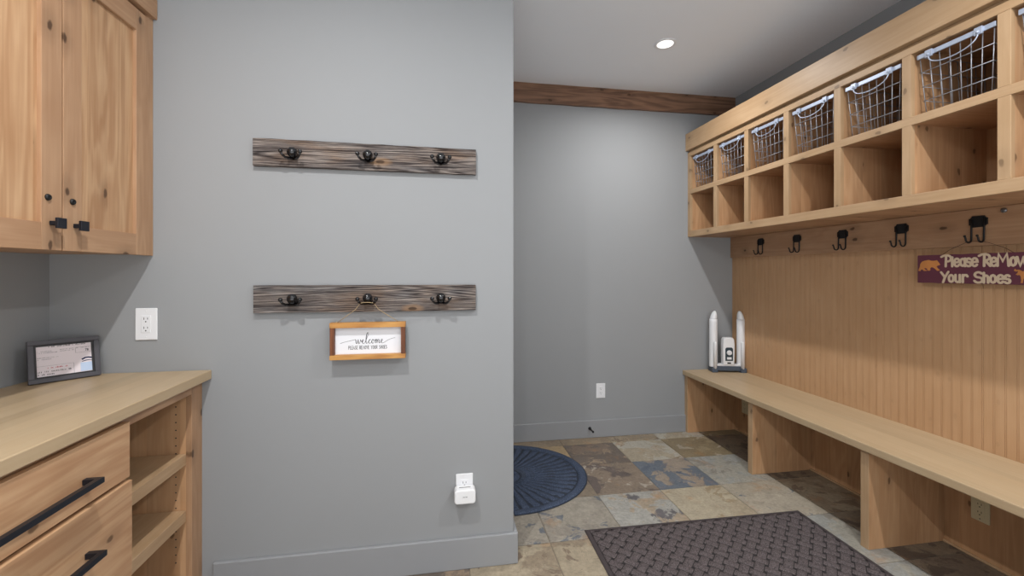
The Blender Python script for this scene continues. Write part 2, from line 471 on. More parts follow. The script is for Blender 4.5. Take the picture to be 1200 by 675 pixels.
for i in range(len(tx) - 1):
    for j in range(len(ty) - 1):
        key = named.get((i, j)) or keys[rg.randrange(len(keys))]
        a, bb, cc, t1, t2 = cols[key]
        sd = (((i * 37 + j * 61) % 97) / 97.0, t1 - .04, t2 + .005, 1)
        g = .0022
        x0, x1, y0, y1 = tx[i] + g, tx[i + 1] - g, ty[j] + g, ty[j + 1] - g
        before = set(bm.faces)
        vs = [bm.verts.new(p) for p in ((x0, y0, -.012), (x1, y0, -.012), (x1, y1, -.012), (x0, y1, -.012), (x0, y0, -.0015), (x1, y0, -.0015), (x1, y1, -.0015), (x0, y1, -.0015),
             (x0 + .004, y0 + .004, 0), (x1 - .004, y0 + .004, 0), (x1 - .004, y1 - .004, 0), (x0 + .004, y1 - .004, 0))]
        for k in range(4):
            bm.faces.new((vs[k], vs[(k + 1) % 4], vs[4 + (k + 1) % 4], vs[4 + k]))
            bm.faces.new((vs[4 + k], vs[4 + (k + 1) % 4], vs[8 + (k + 1) % 4], vs[8 + k]))
        bm.faces.new(vs[8:12])
        for f in bm.faces:
            if f not in before:
                for lp in f.loops:
                    lp[L['ca']] = sh(a); lp[L['cb']] = sh(bb); lp[L['cc']] = sh(cc); lp[L['sd']] = sd
me = bpy.data.meshes.new('floor'); bm.to_mesh(me); bm.free(); me.materials.append(M['slate']); me.materials.append(M['grout'])
fl = bpy.data.objects.new('floor', me); C.objects.link(fl); fl['kind'] = 'structure'; ORG['floor'] = Vector()
g_ = obj('grout_bed', MB().box(XL - .12, XR + .12, YF, YB + .12, -.06, -.0035), 'grout', fl)

# beadboard panelling above the bench
b = MB()
y0, y1, zb, zt, pitch = .92, YB, .506, 1.60, .0407
xw, xf = XR, XR - .012
prof = []
n = int((y1 - y0) / pitch)
y = y1
while y > y0 + .001:
    yy = [y, y - .0011, y - .0022, y - .0062, y - .0073, y - .0084, y - pitch + .0001]
    xx = [xf, xf + .0035, xf, xf, xf + .0035, xf, xf]
    prof += list(zip(xx, yy)); y -= pitch
A = [b.bm.verts.new((px, py, zb)) for px, py in prof]; B_ = [b.bm.verts.new((px, py, zt)) for px, py in prof]
for k in range(len(A) - 1): b.bm.faces.new((A[k], A[k + 1], B_[k + 1], B_[k]))
e0 = [b.bm.verts.new((xw, prof[0][1], z)) for z in (zb, zt)]; e1 = [b.bm.verts.new((xw, prof[-1][1], z)) for z in (zb, zt)]
b.bm.faces.new((A[0], B_[0], e0[1], e0[0])); b.bm.faces.new((A[-1], e1[0], e1[1], B_[-1]))
b.bm.faces.new(A[::-1] + [e0[0], e1[0]][::1]) if False else None
struct('trim_2', b, 'bead')

# ------------------------------------------------------------------ cubby shelf on the right wall
XF = 2.033
PY = .3378                                     # cubby pitch
ys = [3.309 - .02 - PY * k for k in range(8)]  # divider centre lines
ys[0] = 3.290
DIV = [3.290] + [2.949 - PY * k * 1.0 for k in range(6)] 
DIV = [3.290, 2.949, 2.615, 2.275, 1.938, 1.600, 1.265, .930]
cub = thing('cubby_shelf', 'long pale wooden cubby shelf with two rows of open compartments on the right wall', 'shelf', (2.24, 2.1, 1.60))
b = MB()
for z0, z1 in ((1.608, 1.657), (1.960, 1.997), (2.270, 2.303)): b.box(XF, XF + .02, .910, YB, z0, z1)
obj('face_rail', b, 'paleY', cub, bevel=.0015)
for k, yc in enumerate(DIV):
    z = (1.657, 1.960), (1.997, 2.270)
    hw = .0195
    b = MB()
    for z0, z1 in z: b.box(XF + .0003, XF + .0197, yc - hw, min(yc + hw, YB - .0005), z0, z1)
    obj('face_stile', b, 'paleZ', cub, bevel=.0012)
for k, yc in enumerate(DIV):
    obj('divider', MB().box(XF + .02, XR - .008, yc - .0165, min(yc + .0165, YB - .0005), 1.640, 2.45), 'panelZ_x', cub)
for name, z0, z1 in (('bottom_board', 1.6085, 1.652), ('middle_shelf', 1.963, 1.994), ('top_board', 2.285, 2.305)):
    obj(name, MB().box(XF + .019, XR - .001, .914, YB - .0005, z0, z1), 'panelX_y', cub)
obj('back_panel', MB().box(XR - .008, XR - .0005, .914, YB - .0005, 1.64, 2.45), 'panelZ_y', cub)
obj('crown_board', MB().box(XF - .021, XF + .019, .890, YB - .0005, 2.319, 2.458), 'paleY', cub, bevel=.002)
obj('cove_strip', MB().box(XF + .010, XF + .020, .914, YB - .0005, 2.304, 2.319), 'paleY', cub, bevel=.002)

# wire baskets, one in each upper compartment
def basket(yc, label):
    t = thing('wire_basket', label, 'basket', (2.20, yc, 1.9945), 0, 'wire baskets in the upper cubbies')
    X0, X1, zt, zb = 2.054, 2.40, 2.246, 1.9985
    wt, wb = .128, .112                        # half widths: tapers towards the bottom
    xb0, xb1 = X0 + .012, X1 - .02
    def half(f): return wt + (wb - wt) * f     # f: 0 at rim, 1 at bottom
    def fx(f): return X0 + (xb0 - X0) * f
    def bx_(f): return X1 + (xb1 - X1) * f
    zf = lambda f: zt + (zb - zt) * f
    r = .0018
    b = MB()                                   # front grid
    for k in range(8):
        u = -1 + 2 * k / 7
        b.tube([(X0, yc + u * wt, zt - .004), (xb0, yc + u * wb, zb)], r, 6)
    for f in (.27, .52, .77, 1.0):
        b.tube([(fx(f) - .002, yc - half(f) - .004, zf(f)), (fx(f) - .002, yc + half(f) + .004, zf(f))], r, 6)
    obj('front_grid', b, 'steel', t, smooth=True)
    for sgn in (-1, 1):
        b = MB()
        for f in (.0, .27, .52, .77, 1.0):
            yy = yc + sgn * half(f)
            b.tube([(fx(f), yy, zf(f)), (bx_(f), yy, zf(f))], r * .9, 6)
        for k in range(1, 7):
            q = k / 7
            b.tube([(X0 + (X1 - X0) * q, yc + sgn * wt, zt), (xb0 + (xb1 - xb0) * q, yc + sgn * wb, zb)], r * .9, 6)
        obj('side_grid', b, 'steel', t, smooth=True)
    b = MB()
    for k in range(8):
        u = -1 + 2 * k / 7
        b.tube([(X1, yc + u * wt, zt), (xb1, yc + u * wb, zb)], r * .9, 6)
    for f in (0, .27, .52, .77, 1.0): b.tube([(bx_(f), yc - half(f), zf(f)), (bx_(f), yc + half(f), zf(f))], r * .9, 6)
    obj('back_grid', b, 'steel', t, smooth=True)
    b = MB()
    for k in range(1, 7):
        u = -1 + 2 * k / 7
        b.tube([(xb0, yc + u * wb, zb), (xb1, yc + u * wb, zb)], r * .9, 6)
    for k in range(1, 7):
        q = k / 7
        b.tube([(xb0 + (xb1 - xb0) * q, yc - wb, zb), (xb0 + (xb1 - xb0) * q, yc + wb, zb)], r * .9, 6)
    obj('bottom_grid', b, 'steel', t, smooth=True)
    obj('rim_band', MB().box(X0 - .008, X0 - .001, yc - wt - .008, yc + wt + .008, zt - .008, zt + .012), 'steelband', t, bevel=.002)
    pts = []
    for k in range(17):
        a = PI * k / 16
        pts.append((X0 - .013 - .008 * math.sin(a), yc + .086 * math.cos(a), zt - .006 - .052 * math.sin(a) ** .8))
    obj('handle', MB().tube(pts, .0024, 8), 'steelband', t, smooth=True)
    for sgn in (-1, 1):
        yy = yc + sgn * .086
        b = MB().box(X0 - .016, X0 - .007, yy - .013, yy + .013, zt - .016, zt + .014)
        b.ball((X0 - .017, yy, zt - .006), .006, 10, 6)
        obj('clip', b, 'steelband', t, bevel=.0015)
    return t
cy = [(DIV[k] + DIV[k + 1]) / 2 for k in range(7)]
BL = ['wire basket in the upper cubby farthest away, against the grey back wall',
      'wire basket in the second upper cubby from the grey back wall',
      'wire basket in the third upper cubby from the grey back wall',
      'wire basket in the fourth upper cubby from the grey back wall',
      'wire basket in the fifth upper cubby from the grey back wall',
      'largest fully visible wire basket, in the sixth upper cubby above the maroon sign',
      'wire basket cut off by the right photo edge, in the nearest upper cubby']
b0 = basket(cy[0], BL[0])
for k in range(1, 7): copy_tree(b0, (0, cy[k] - cy[0], 0), BL[k])

# hook board under the shelf with five double hooks
hb = thing('coat_rack', 'long pale knotty board with black double hooks under the cubby shelf', 'coat rack', (XR, 2.1, 1.44))
obj('board', MB().box(XR - .030, XR - .0005, .92, YB - .0005, 1.438, 1.6075), 'alderY', hb, bevel=.002)
xh = XR - .030
def dhook(yc, zc):
    b = MB()
    a, c_, nt = .035, .026, .011
    poly = [(-a + nt, -c_), (-a + nt, -c_ + .003), (-a + .004, -c_ + nt), (-a, -c_ + nt), (-a, c_ - nt), (-a + .004, c_ - nt), (-a + nt, c_ - .003), (-a + nt, c_),
            (a - nt, c_), (a - nt, c_ - .003), (a - .004, c_ - nt), (a, c_ - nt), (a, -c_ + nt), (a - .004, -c_ + nt), (a - nt, -c_ + .003), (a - nt, -c_)]
    b.prism(poly, (xh, yc, zc), (0, 1, 0), (0, 0, 1), (-.005, 0, 0))
    h = obj('hook', b, 'black', hb, bevel=.001)
    for sgn in (-1, 1):
        yy = yc + sgn * .0235
        pts = [(xh - .006, yy, zc + .012), (xh - .006, yy, zc - .03), (xh - .007, yy, zc - .079)]
        for k in range(1, 11):
            an = PI * k / 10
            pts.append((xh - .007 - .016 + .016 * math.cos(an), yy, zc - .079 - .016 * math.sin(an)))
        pts.append((xh - .041, yy, zc - .072)); pts.append((xh - .045, yy, zc - .066))
        bb = MB().tube(pts, .0038, 8); bb.ball(pts[-1], .0052, 10, 8)
        sub('prong', bb, 'black', h, smooth=True)
    return h
for yc in (2.956, 2.615, 2.273, 1.931, 1.598): dhook(yc, 1.549)
obj('screw_cap', MB().lathe((xh, 1.508, 1.588), (-1, 0, 0), [(.011, 0), (.011, .003), (.007, .007), (0, .008)], 16), 'spring', hb, smooth=True)

# ------------------------------------------------------------------ bench
be = thing('bench', 'long pale wooden bench with open shoe bays along the right wall', 'bench', (2.22, 2.1, 0))
o = obj('seat_board', MB().box(1.986, XR - .001, .93, YB - .0005, .468, .506), 'top', be, bevel=.004)
SP = [YB - .0205, 2.541, 1.767, .97]
for yc in SP:
    h = .0195
    p_ = obj('support_panel', MB().box(2.008, XR - .013, yc - h, yc + h, 0.0005, .468), 'panelZ_x', be, bevel=.0012)
    sub('edge_strip', MB().box(2.005, 2.0095, yc - h, yc + h, .0005, .4675), 'paleZ', p_, bevel=.001)
obj('back_board', MB().box(XR - .013, XR - .0005, .93, YB - .0005, .0005, .468), 'panelZ_y', be)
for k in range(3):
    y1, y0 = SP[k] - .0195, SP[k + 1] + .0195
    obj('cove_strip', MB().box(XR - .024, XR - .013, y0, y1, .0005, .012), 'paleY', be, bevel=.003)

# ------------------------------------------------------------------ outlets
def outlet(name, label, org, u, nrm, mat, w=.070, h=.115, decora=True, full=True):
    """plate centred at org in plane (u, z); nrm points out of the wall"""
    t = thing(name, label, 'outlet', org)
    o, u, nrm = Vector(org), Vector(u), Vector(nrm); z = Vector((0, 0, 1))
    def rect(mb, cx, cz, ww, hh, d0, d1, sh=0):
        mb.prism([(-ww / 2 + cx, -hh / 2 + cz), (ww / 2 + cx, -hh / 2 + cz), (ww / 2 + cx, hh / 2 + cz), (-ww / 2 + cx, hh / 2 + cz)], o + nrm * d0, u, z, nrm * (d1 - d0))
    b = MB(); rect(b, 0, 0, w, h, 0.0003, .006)
    obj('cover_plate', b, mat, t, bevel=.003, segs=3)
    b = MB(); rect(b, 0, 0, .034, .068, .004, .0078)
    rc = obj('receptacle', b, mat, t, bevel=.0012)
    b = MB()
    for cz in (.018, -.018):
        rect(b, -.0065, cz + .004, .0022, .009, .0070, .0082); rect(b, .0065, cz + .004, .0022, .0075, .0070, .0082)
        b.lathe(o + z * (cz - .008) + nrm * .0070, nrm, [(.0026, 0), (.0026, .0012)], 12)
    sub('slots', b, 'slot', rc)
    for cz in (h / 2 - .0125, -h / 2 + .0125):
        b = MB().lathe(o + z * cz + nrm * .0055, nrm, [(.0028, 0), (.0028, .001), (0, .0016)], 12)
        obj('screw', b, 'white' if mat != 'almond' else 'spring', t)
    return t
outlet('wall_outlet', 'white double wall outlet above the countertop, beside the document frame', (-1.150, YM, 1.112), (1, 0, 0), (0, -1, 0), 'white', .078, .127)
pl = outlet('wall_outlet', 'low white wall outlet half hidden by a plugged-in white device', (.110, YM, .361), (1, 0, 0), (0, -1, 0), 'white', .076, .119)
outlet('wall_outlet', 'white wall outlet above the baseboard of the back wall', (1.273, YB, .368), (1, 0, 0), (0, -1, 0), 'white', .076, .118)
outlet('wall_outlet', 'almond wall outlet under the bench close to the right photo edge', (XR - .013, 1.601, .236), (0, 1, 0), (-1, 0, 0), 'almond', .070, .115)
outlet('wall_outlet', 'almond wall outlet under the far end of the bench, half hidden by a support', (XR - .013, 3.150, .230), (0, 1, 0), (-1, 0, 0), 'almond', .070, .115)
# plugged-in device
pd = thing('plug_in_device', 'white rounded plug-in box in the low outlet on the grey wall', 'plug-in', (.108, YM - .008, .331))
def rrect(w, h, r, n=6):
    out = []
    for cx, cz, a0 in ((w / 2 - r, h / 2 - r, 0), (-w / 2 + r, h / 2 - r, 90), (-w / 2 + r, -h / 2 + r, 180), (w / 2 - r, -h / 2 + r, 270)):
        for k in range(n + 1):
            a = R(a0 + 90 * k / n); out.append((cx + r * math.cos(a), cz + r * math.sin(a)))
    return out
b = MB(); b.prism(rrect(.092, .062, .014), (.110, YM - .0085, .342), (1, 0, 0), (0, 0, 1), (0, -.050, 0))
obj('body', b, 'whiteplug', pd, bevel=.006, segs=4, smooth=False)
b = MB()
b.box(.1005, .1085, YM - .0592, YM - .058, .3420, .3438); b.box(.1115, .1195, YM - .0592, YM - .058, .3420, .3438)
obj('indicator', b, 'slot', pd)
b = MB().box(.085, .135, YM - .034, YM - .030, .3725, .3735)
obj('vent', b, 'slot', pd)

# ------------------------------------------------------------------ barn-board racks on the middle wall
def rack(label, zl0, zl1, zr0, zr1, xl, xr, hooks, seed):
    t = thing('coat_rack', label, 'coat rack', ((xl + xr) / 2, YM, (zl0 + zr0) / 2))
    b = MB(); n = 40; th = .021; ring = []
    for i in range(n + 1):
        q = i / n; x = xl + (xr - xl) * q
        e = .0016 * noise.noise((x * 18, seed, 0)); g = .0014 * noise.noise((x * 14, seed + 5, 0))
        za, zz = zl0 + (zr0 - zl0) * q + e, zl1 + (zr1 - zl1) * q + g
        ring.append([b.bm.verts.new(p) for p in ((x, YM - .0003, za), (x, YM - th, za), (x, YM - th, zz), (x, YM - .0003, zz))])
    for A, B2 in zip(ring, ring[1:]):
        for k in range(4): b.bm.faces.new((A[k], A[(k + 1) % 4], B2[(k + 1) % 4], B2[k]))
    b.bm.faces.new(ring[0]); b.bm.faces.new(ring[-1][::-1])
    obj('board', b, 'barn', t, bevel=.0012)
    yf = YM - th
    for hx, hz in hooks:
        b = MB()                                   # flared base with a big glazed ball
        b.lathe((hx, yf, hz - .006), (0, -1, 0), [(.017, 0), (.017, .003), (.012, .008), (.0095, .016)], 20)
        b.ball((hx, yf - .026, hz + .004), .0205, 20, 14, (1, .95, 1))
        h = obj('hook', b, 'blackgloss', t, smooth=True)
        for sg in (-1, 1):
            pts = [(hx + sg * .004, yf - .010, hz - .016), (hx + sg * .014, yf - .022, hz - .020), (hx + sg * .024, yf - .034, hz - .019), (hx + sg * .032, yf - .043, hz - .012), (hx + sg * .037, yf - .049, hz - .002)]
            bb = MB().tube(pts, [.0060, .0055, .005, .0048, .005], 10); bb.ball((hx + sg * .037, yf - .049, hz + .002), .0088, 14, 10)
            sub('prong', bb, 'blackgloss', h, smooth=True)
    return t
rack('upper weathered grey barn-board coat rack with three black knob hooks', 1.756, 1.869, 1.751, 1.862, -.754, .160, [(-.595, 1.806), (-.298, 1.808), (.006, 1.809)], 1.0)
rack('lower weathered grey barn-board coat rack, the one the welcome sign hangs from', 1.150, 1.264, 1.150, 1.262, -.752, .159, [(-.595, 1.205), (-.298, 1.205), (.006, 1.204)], 9.0)

# ------------------------------------------------------------------ welcome sign
ws = thing('welcome_sign', 'small wood-framed white welcome sign hanging by twine on the grey wall', 'sign', (-.294, 1.91, .95))
fx0, fx1, fz0, fz1, fy0, fy1 = -.449, -.143, .953, 1.107, 1.892, 1.926
obj('frame_rail', MB().box(fx0, fx1, fy0, fy1, fz1 - .0215, fz1), 'framewood', ws, bevel=.0012)
obj('frame_rail', MB().box(fx0, fx1, fy0, fy1, fz0, fz0 + .0195), 'framewood', ws, bevel=.0012)
obj('frame_stile', MB().box(fx0 + .001, fx0 + .0185, fy0 + .001, fy1, fz0 + .0195, fz1 - .0215), 'framedark', ws, bevel=.001)
obj('frame_stile', MB().box(fx1 - .0185, fx1 - .001, fy0 + .001, fy1, fz0 + .0195, fz1 - .0215), 'framedark', ws, bevel=.001)
obj('card', MB().box(fx0 + .018, fx1 - .018, fy1 - .010, fy1 - .004, fz0 + .019, fz1 - .021), 'paper', ws)
yt = fy1 - .0101
def spline(P, n=8):
    P = [Vector(p) for p in P]; out = []
    for i in range(len(P) - 1):
        p0, p1, p2, p3 = P[max(i - 1, 0)], P[i], P[i + 1], P[min(i + 2, len(P) - 1)]
        for k in range(n):
            t = k / n
            out.append(.5 * ((2 * p1) + (p2 - p0) * t + (2 * p0 - 5 * p1 + 4 * p2 - p3) * t * t + (3 * p1 - p0 - 3 * p2 + p3) * t ** 3))
    out.append(P[-1]); return out
# the word "welcome" in one brushed line; unit = x-height
wel = [(-5.6, .15), (-4.6, .42), (-3.4, .62), (-2.35, .80), (-1.75, .90), (-1.45, .95), (-1.35, .70), (-1.30, .25), (-1.15, .02), (-.95, .15), (-.78, .70),
       (-.74, .90), (-.70, .40), (-.55, .03), (-.33, .12), (-.12, .62), (-.08, .92), (.0, .72), (.22, .45),          # w
       (.55, .48), (.80, .70), (.72, .93), (.52, .86), (.42, .50), (.55, .10), (.85, .03), (1.2, .35),              # e
       (1.65, 1.15), (2.05, 2.0), (2.10, 2.42), (1.86, 2.46), (1.62, 1.9), (1.46, 1.0), (1.46, .3), (1.66, .02), (1.95, .25),   # l
       (2.35, .72), (2.68, .86), (2.56, .92), (2.28, .72), (2.18, .32), (2.36, .03), (2.70, .10), (3.0, .45),        # c
       (3.22, .82), (3.42, .92), (3.22, .84), (3.06, .45), (3.18, .06), (3.46, .05), (3.68, .42), (3.58, .82), (3.40, .9), (3.66, .70), (3.98, .78),   # o
       (4.10, .92), (4.12, .5), (4.10, .06), (4.22, .55), (4.46, .92), (4.56, .7), (4.54, .1), (4.68, .58), (4.94, .92), (5.06, .7), (5.06, .2), (5.24, .06), (5.5, .32),  # m
       (5.86, .5), (6.06, .75), (5.94, .95), (5.76, .84), (5.68, .45), (5.84, .08), (6.25, .08), (6.9, .38), (7.8, .78), (8.8, 1.08), (9.6, 1.18)]
b = MB()
sp = spline(wel, 5)
ux = .0147; uz = .0187
pts2 = [(p.x * ux * 1.0, p.y * uz) for p in sp]
wd = []
for i, p in enumerate(pts2):
    q = pts2[min(i + 1, len(pts2) - 1)]; dz = q[1] - p[1]; dx = q[0] - p[0]
    wd.append(.0014 + .0018 * max(0.0, -dz) / (abs(dz) + abs(dx) + 1e-6))
b.stroke(pts2, wd, (-.3285, yt, 1.0155), (1, 0, 0), (0, 0, 1), (0, -.0004, 0))
obj('script_lettering', b, 'ink', ws)
# hand-drawn capitals
CAP = {
 'P': [[(0, 0), (0, 1), (.5, .95), (.6, .72), (.45, .5), (0, .46)]], 'L': [[(0, 1), (0, 0), (.5, 0)]],
 'E': [[(.5, 1), (0, 1), (0, 0), (.5, 0)], [(0, .52), (.4, .52)]], 'A': [[(0, 0), (.3, 1), (.6, 0)], [(.12, .36), (.48, .36)]],
 'S': [[(.52, .86), (.3, 1), (.05, .84), (.12, .6), (.45, .42), (.52, .16), (.26, 0), (0, .12)]],
 'R': [[(0, 0), (0, 1), (.5, .95), (.56, .7), (.4, .5), (0, .48)], [(.25, .48), (.58, 0)]],
 'M': [[(0, 0), (.05, 1), (.35, .4), (.65, 1), (.7, 0)]], 'O': [[(.3, 1), (.06, .8), (0, .45), (.12, .08), (.32, 0), (.54, .14), (.62, .5), (.52, .88), (.3, 1)]],
 'V': [[(0, 1), (.3, 0), (.6, 1)]], 'Y': [[(0, 1), (.28, .5), (.56, 1)], [(.28, .5), (.28, 0)]],
 'U': [[(0, 1), (0, .25), (.14, .02), (.4, .02), (.54, .25), (.54, 1)]], 'H': [[(0, 0), (0, 1)], [(.52, 0), (.52, 1)], [(0, .5), (.52, .5)]],
 '8': [[(.28, .52), (.06, .7), (.1, .94), (.28, 1), (.48, .92), (.5, .7), (.28, .52), (.02, .3), (.06, .06), (.28, 0), (.52, .08), (.54, .32), (.28, .52)]],
 '7': [[(0, 1), (.54, 1), (.2, 0)]],
}
ADV = {'M': .92, 'L': .66, 'E': .68, ' ': .62}
def text_caps(mb, txt, o, u, v, size, w, depth, width=None):
    tot = sum(ADV.get(c, .80) for c in txt) - .2
    k = size if width is None else width / tot
    x = 0
    for c in txt:
        for st in CAP.get(c, []):
            mb.stroke([((x + a) * k, bb * size) for a, bb in st], w, o, u, v, depth)
        x += ADV.get(c, .80)
b = MB()
text_caps(b, 'PLEASE REMOVE YOUR SHOES', (-.378, yt, .9925), (1, 0, 0), (0, 0, 1), .0142, .0016, (0, -.0004, 0), .157)
obj('capital_lettering', b, 'ink', ws)
hx, hz = -.298, 1.205
tw = [(-.424, 1.907, fz1 - .002), (-.380, 1.899, 1.137), (-.345, 1.889, 1.163), (hx - .027, 1.884, 1.1895), (hx - .012, 1.874, 1.1925), (hx, 1.8715, 1.193), (hx + .012, 1.874, 1.1925), (hx + .027, 1.884, 1.1895), (-.254, 1.889, 1.164), (-.214, 1.899, 1.135), (-.169, 1.907, fz1 - .002)]
b = MB().tube(tw, .0014, 7)
b.ball((-.424, 1.907, fz1 + .001), .0035, 8, 6); b.ball((-.169, 1.907, fz1 + .001), .0035, 8, 6)
obj('twine', b, 'twine', ws, smooth=True)

# ------------------------------------------------------------------ maroon sign on the beadboard
ms = thing('hanging_sign', 'maroon painted board sign with cream letters hanging on the beadboard', 'sign', (2.405, 1.598, 1.265))
sl, sr, sz0, sz1, sx0, sx1 = 1.836, 1.360, 1.265, 1.403, 2.400, 2.413
b = MB(); ring = []
for i in range(31):
    q = i / 30; yy = sl + (sr - sl) * q
    e = .0018 * noise.noise((q * 12, 2, 0)); g = .0018 * noise.noise((q * 14, 7, 0))
    ring.append([b.bm.verts.new(p) for p in ((sx1, yy, sz0 + e), (sx0, yy, sz0 + e), (sx0, yy, sz1 + g), (sx1, yy, sz1 + g))])
for A, B2 in zip(ring, ring[1:]):
    for k in range(4): b.bm.faces.new((A[k], A[(k + 1) % 4], B2[(k + 1) % 4], B2[k]))
b.bm.faces.new(ring[0]); b.bm.faces.new(ring[-1][::-1])
obj('board', b, 'maroon', ms, bevel=.002)
def arc(cx, cy, rx, ry, a0, a1, n=12): return [(cx + rx * math.cos(R(a0 + (a1 - a0) * k / n)), cy + ry * math.sin(R(a0 + (a1 - a0) * k / n))) for k in range(n + 1)]
# stroke letters in metres: (u from the sign's left end, v above the baseline)
def letter(c, x, cap, xh_, w):
    o_ = []
    if c == 'P': o_ = [[(.012, 0), (.014, cap)], [(-.006, cap - .006), (.004, cap), (.020, cap + .001)] + arc(.020, cap * .72, .014, cap * .27, 80, -90) + [(.013, cap * .45)]]
    if c == 'l': o_ = [[(.004, cap * .82), (.004, 0)]]
    if c == 'e': o_ = [[(.003, xh_ * .48), (.022, xh_ * .56)] + arc(.0125, xh_ * .56, .0098, xh_ * .44, 0, 180) + arc(.0125, xh_ * .44, .0098, xh_ * .44, 180, 325)]
    if c == 'a': o_ = [[(.021, xh_), (.021, 0)], arc(.0115, xh_ * .5, .009, xh_ * .46, 0, 360)]
    if c == 's': o_ = [arc(.0095, xh_ * .74, .0075, xh_ * .25, 30, 250) + arc(.0095, xh_ * .25, .0085, xh_ * .26, 80, -150)]
    if c == 'o': o_ = [arc(.0115, xh_ * .5, .0092, xh_ * .48, 0, 360)]
    if c == 'u': o_ = [[(.003, xh_)] + arc(.0115, xh_ * .35, .0085, xh_ * .34, 180, 360) + [(.020, xh_)], [(.020, xh_), (.021, 0)]]
    if c == 'r': o_ = [[(.004, xh_), (.004, 0)], [(.004, xh_ * .72), (.010, xh_ * .98), (.018, xh_ * .98), (.022, xh_ * .8)]]
    if c == 'h': o_ = [[(.003, cap * .95), (.003, 0)], [(.003, xh_ * .6)] + arc(.0105, xh_ * .58, .0078, xh_ * .36, 170, 0) + [(.0185, 0)]]
    if c == 'v': o_ = [[(0, xh_), (.0105, 0), (.022, xh_)]]
    if c == 'R': o_ = [[(.012, 0), (.013, cap)], [(-.006, cap - .006), (.004, cap), (.018, cap + .001)] + arc(.018, cap * .74, .014, cap * .25, 80, -90) + [(.013, cap * .48)], [(.016, cap * .48), (.034, 0)]]
    if c == 'M': o_ = [[(.002, 0), (.006, cap), (.020, cap * .38), (.034, cap), (.040, 0)]]
    if c == 'Y': o_ = [[(-.002, cap), (.014, cap * .48)], [(.028, cap * 1.05), (.014, cap * .48), (.006, -.002)]]
    if c == 'S': o_ = [arc(.016, cap * .76, .013, cap * .25, 30, 260) + arc(.016, cap * .25, .015, cap * .26, 80, -160)]
    return [[(x + a, bb) for a, bb in st] for st in o_]
b = MB(); O_, U_, V_ = (sx0 - .0001, sl, sz0), (0, -1, 0), (0, 0, 1)
def put(seq, base, cap, xh_, w):
    for c, x in seq:
        for st in letter(c, x, cap, xh_, w):
            b.stroke([(p[0], p[1] + base) for p in st], w, O_, U_, V_, (-.0012, 0, 0))
put([('P', .113), ('l', .148), ('e', .158), ('a', .182), ('s', .207), ('e', .227), ('R', .262), ('e', .296), ('M', .319), ('o', .362), ('v', .386), ('e', .408)], .081, .052, .036, .0102)
put([('Y', .108), ('o', .136), ('u', .162), ('r', .190), ('S', .237), ('h', .270), ('o', .294), ('e', .319), ('s', .345)], .0065, .046, .034, .0102)
obj('lettering', b, 'cream', ms)
bear = [(.000, .006), (.006, .020), (.008, .034), (.016, .046), (.030, .051), (.046, .054), (.056, .050), (.066, .049), (.076, .050), (.082, .052), (.085, .047), (.089, .042), (.094, .034), (.096, .028), (.090, .027), (.084, .024), (.080, .022),
        (.086, .012), (.094, .004), (.092, .000), (.082, .000), (.074, .010), (.066, .016), (.058, .018), (.052, .012), (.054, .004), (.050, .000), (.040, .001), (.040, .008), (.034, .014), (.026, .013), (.030, .006), (.038, .003), (.036, -.001), (.024, .000), (.016, .008), (.010, .004), (.008, -.001), (.000, -.001)]
b = MB(); b.prism([(u + .006, v + .060) for u, v in bear], O_, U_, V_, (-.001, 0, 0))
obj('bear_motif', b, 'orange', ms)
moose = [(.000, .046), (.006, .042), (.014, .044), (.012, .036), (.006, .030), (.012, .026), (.018, .028), (.022, .022), (.024, .006), (.022, -.006), (.028, -.006), (.030, .010), (.034, .016), (.052, .014), (.056, -.006), (.062, -.006), (.062, .010), (.070, .026), (.064, .040), (.046, .044), (.036, .046), (.028, .042), (.024, .046), (.016, .050), (.008, .049), (.004, .054)]
b = MB(); b.prism([(u + .376, v + .014) for u, v in moose], O_, U_, V_, (-.001, 0, 0))
obj('moose_motif', b, 'orange', ms)
xq, zq = xh - .023, 1.4585
cord = [(sx1 - .005, sl - .105, sz1 - .001), (sx1 - .006, 1.700, 1.425), (xq + .004, 1.650, 1.448), (xq, 1.624, zq), (xq - .002, 1.598, zq + .0005), (xq, 1.572, zq), (xq + .004, 1.546, 1.448), (sx1 - .006, 1.496, 1.425), (sx1 - .005, sr + .105, sz1 - .001)]
obj('cord', MB().tube(cord, .0011, 6), 'wirecord', ms, smooth=True)

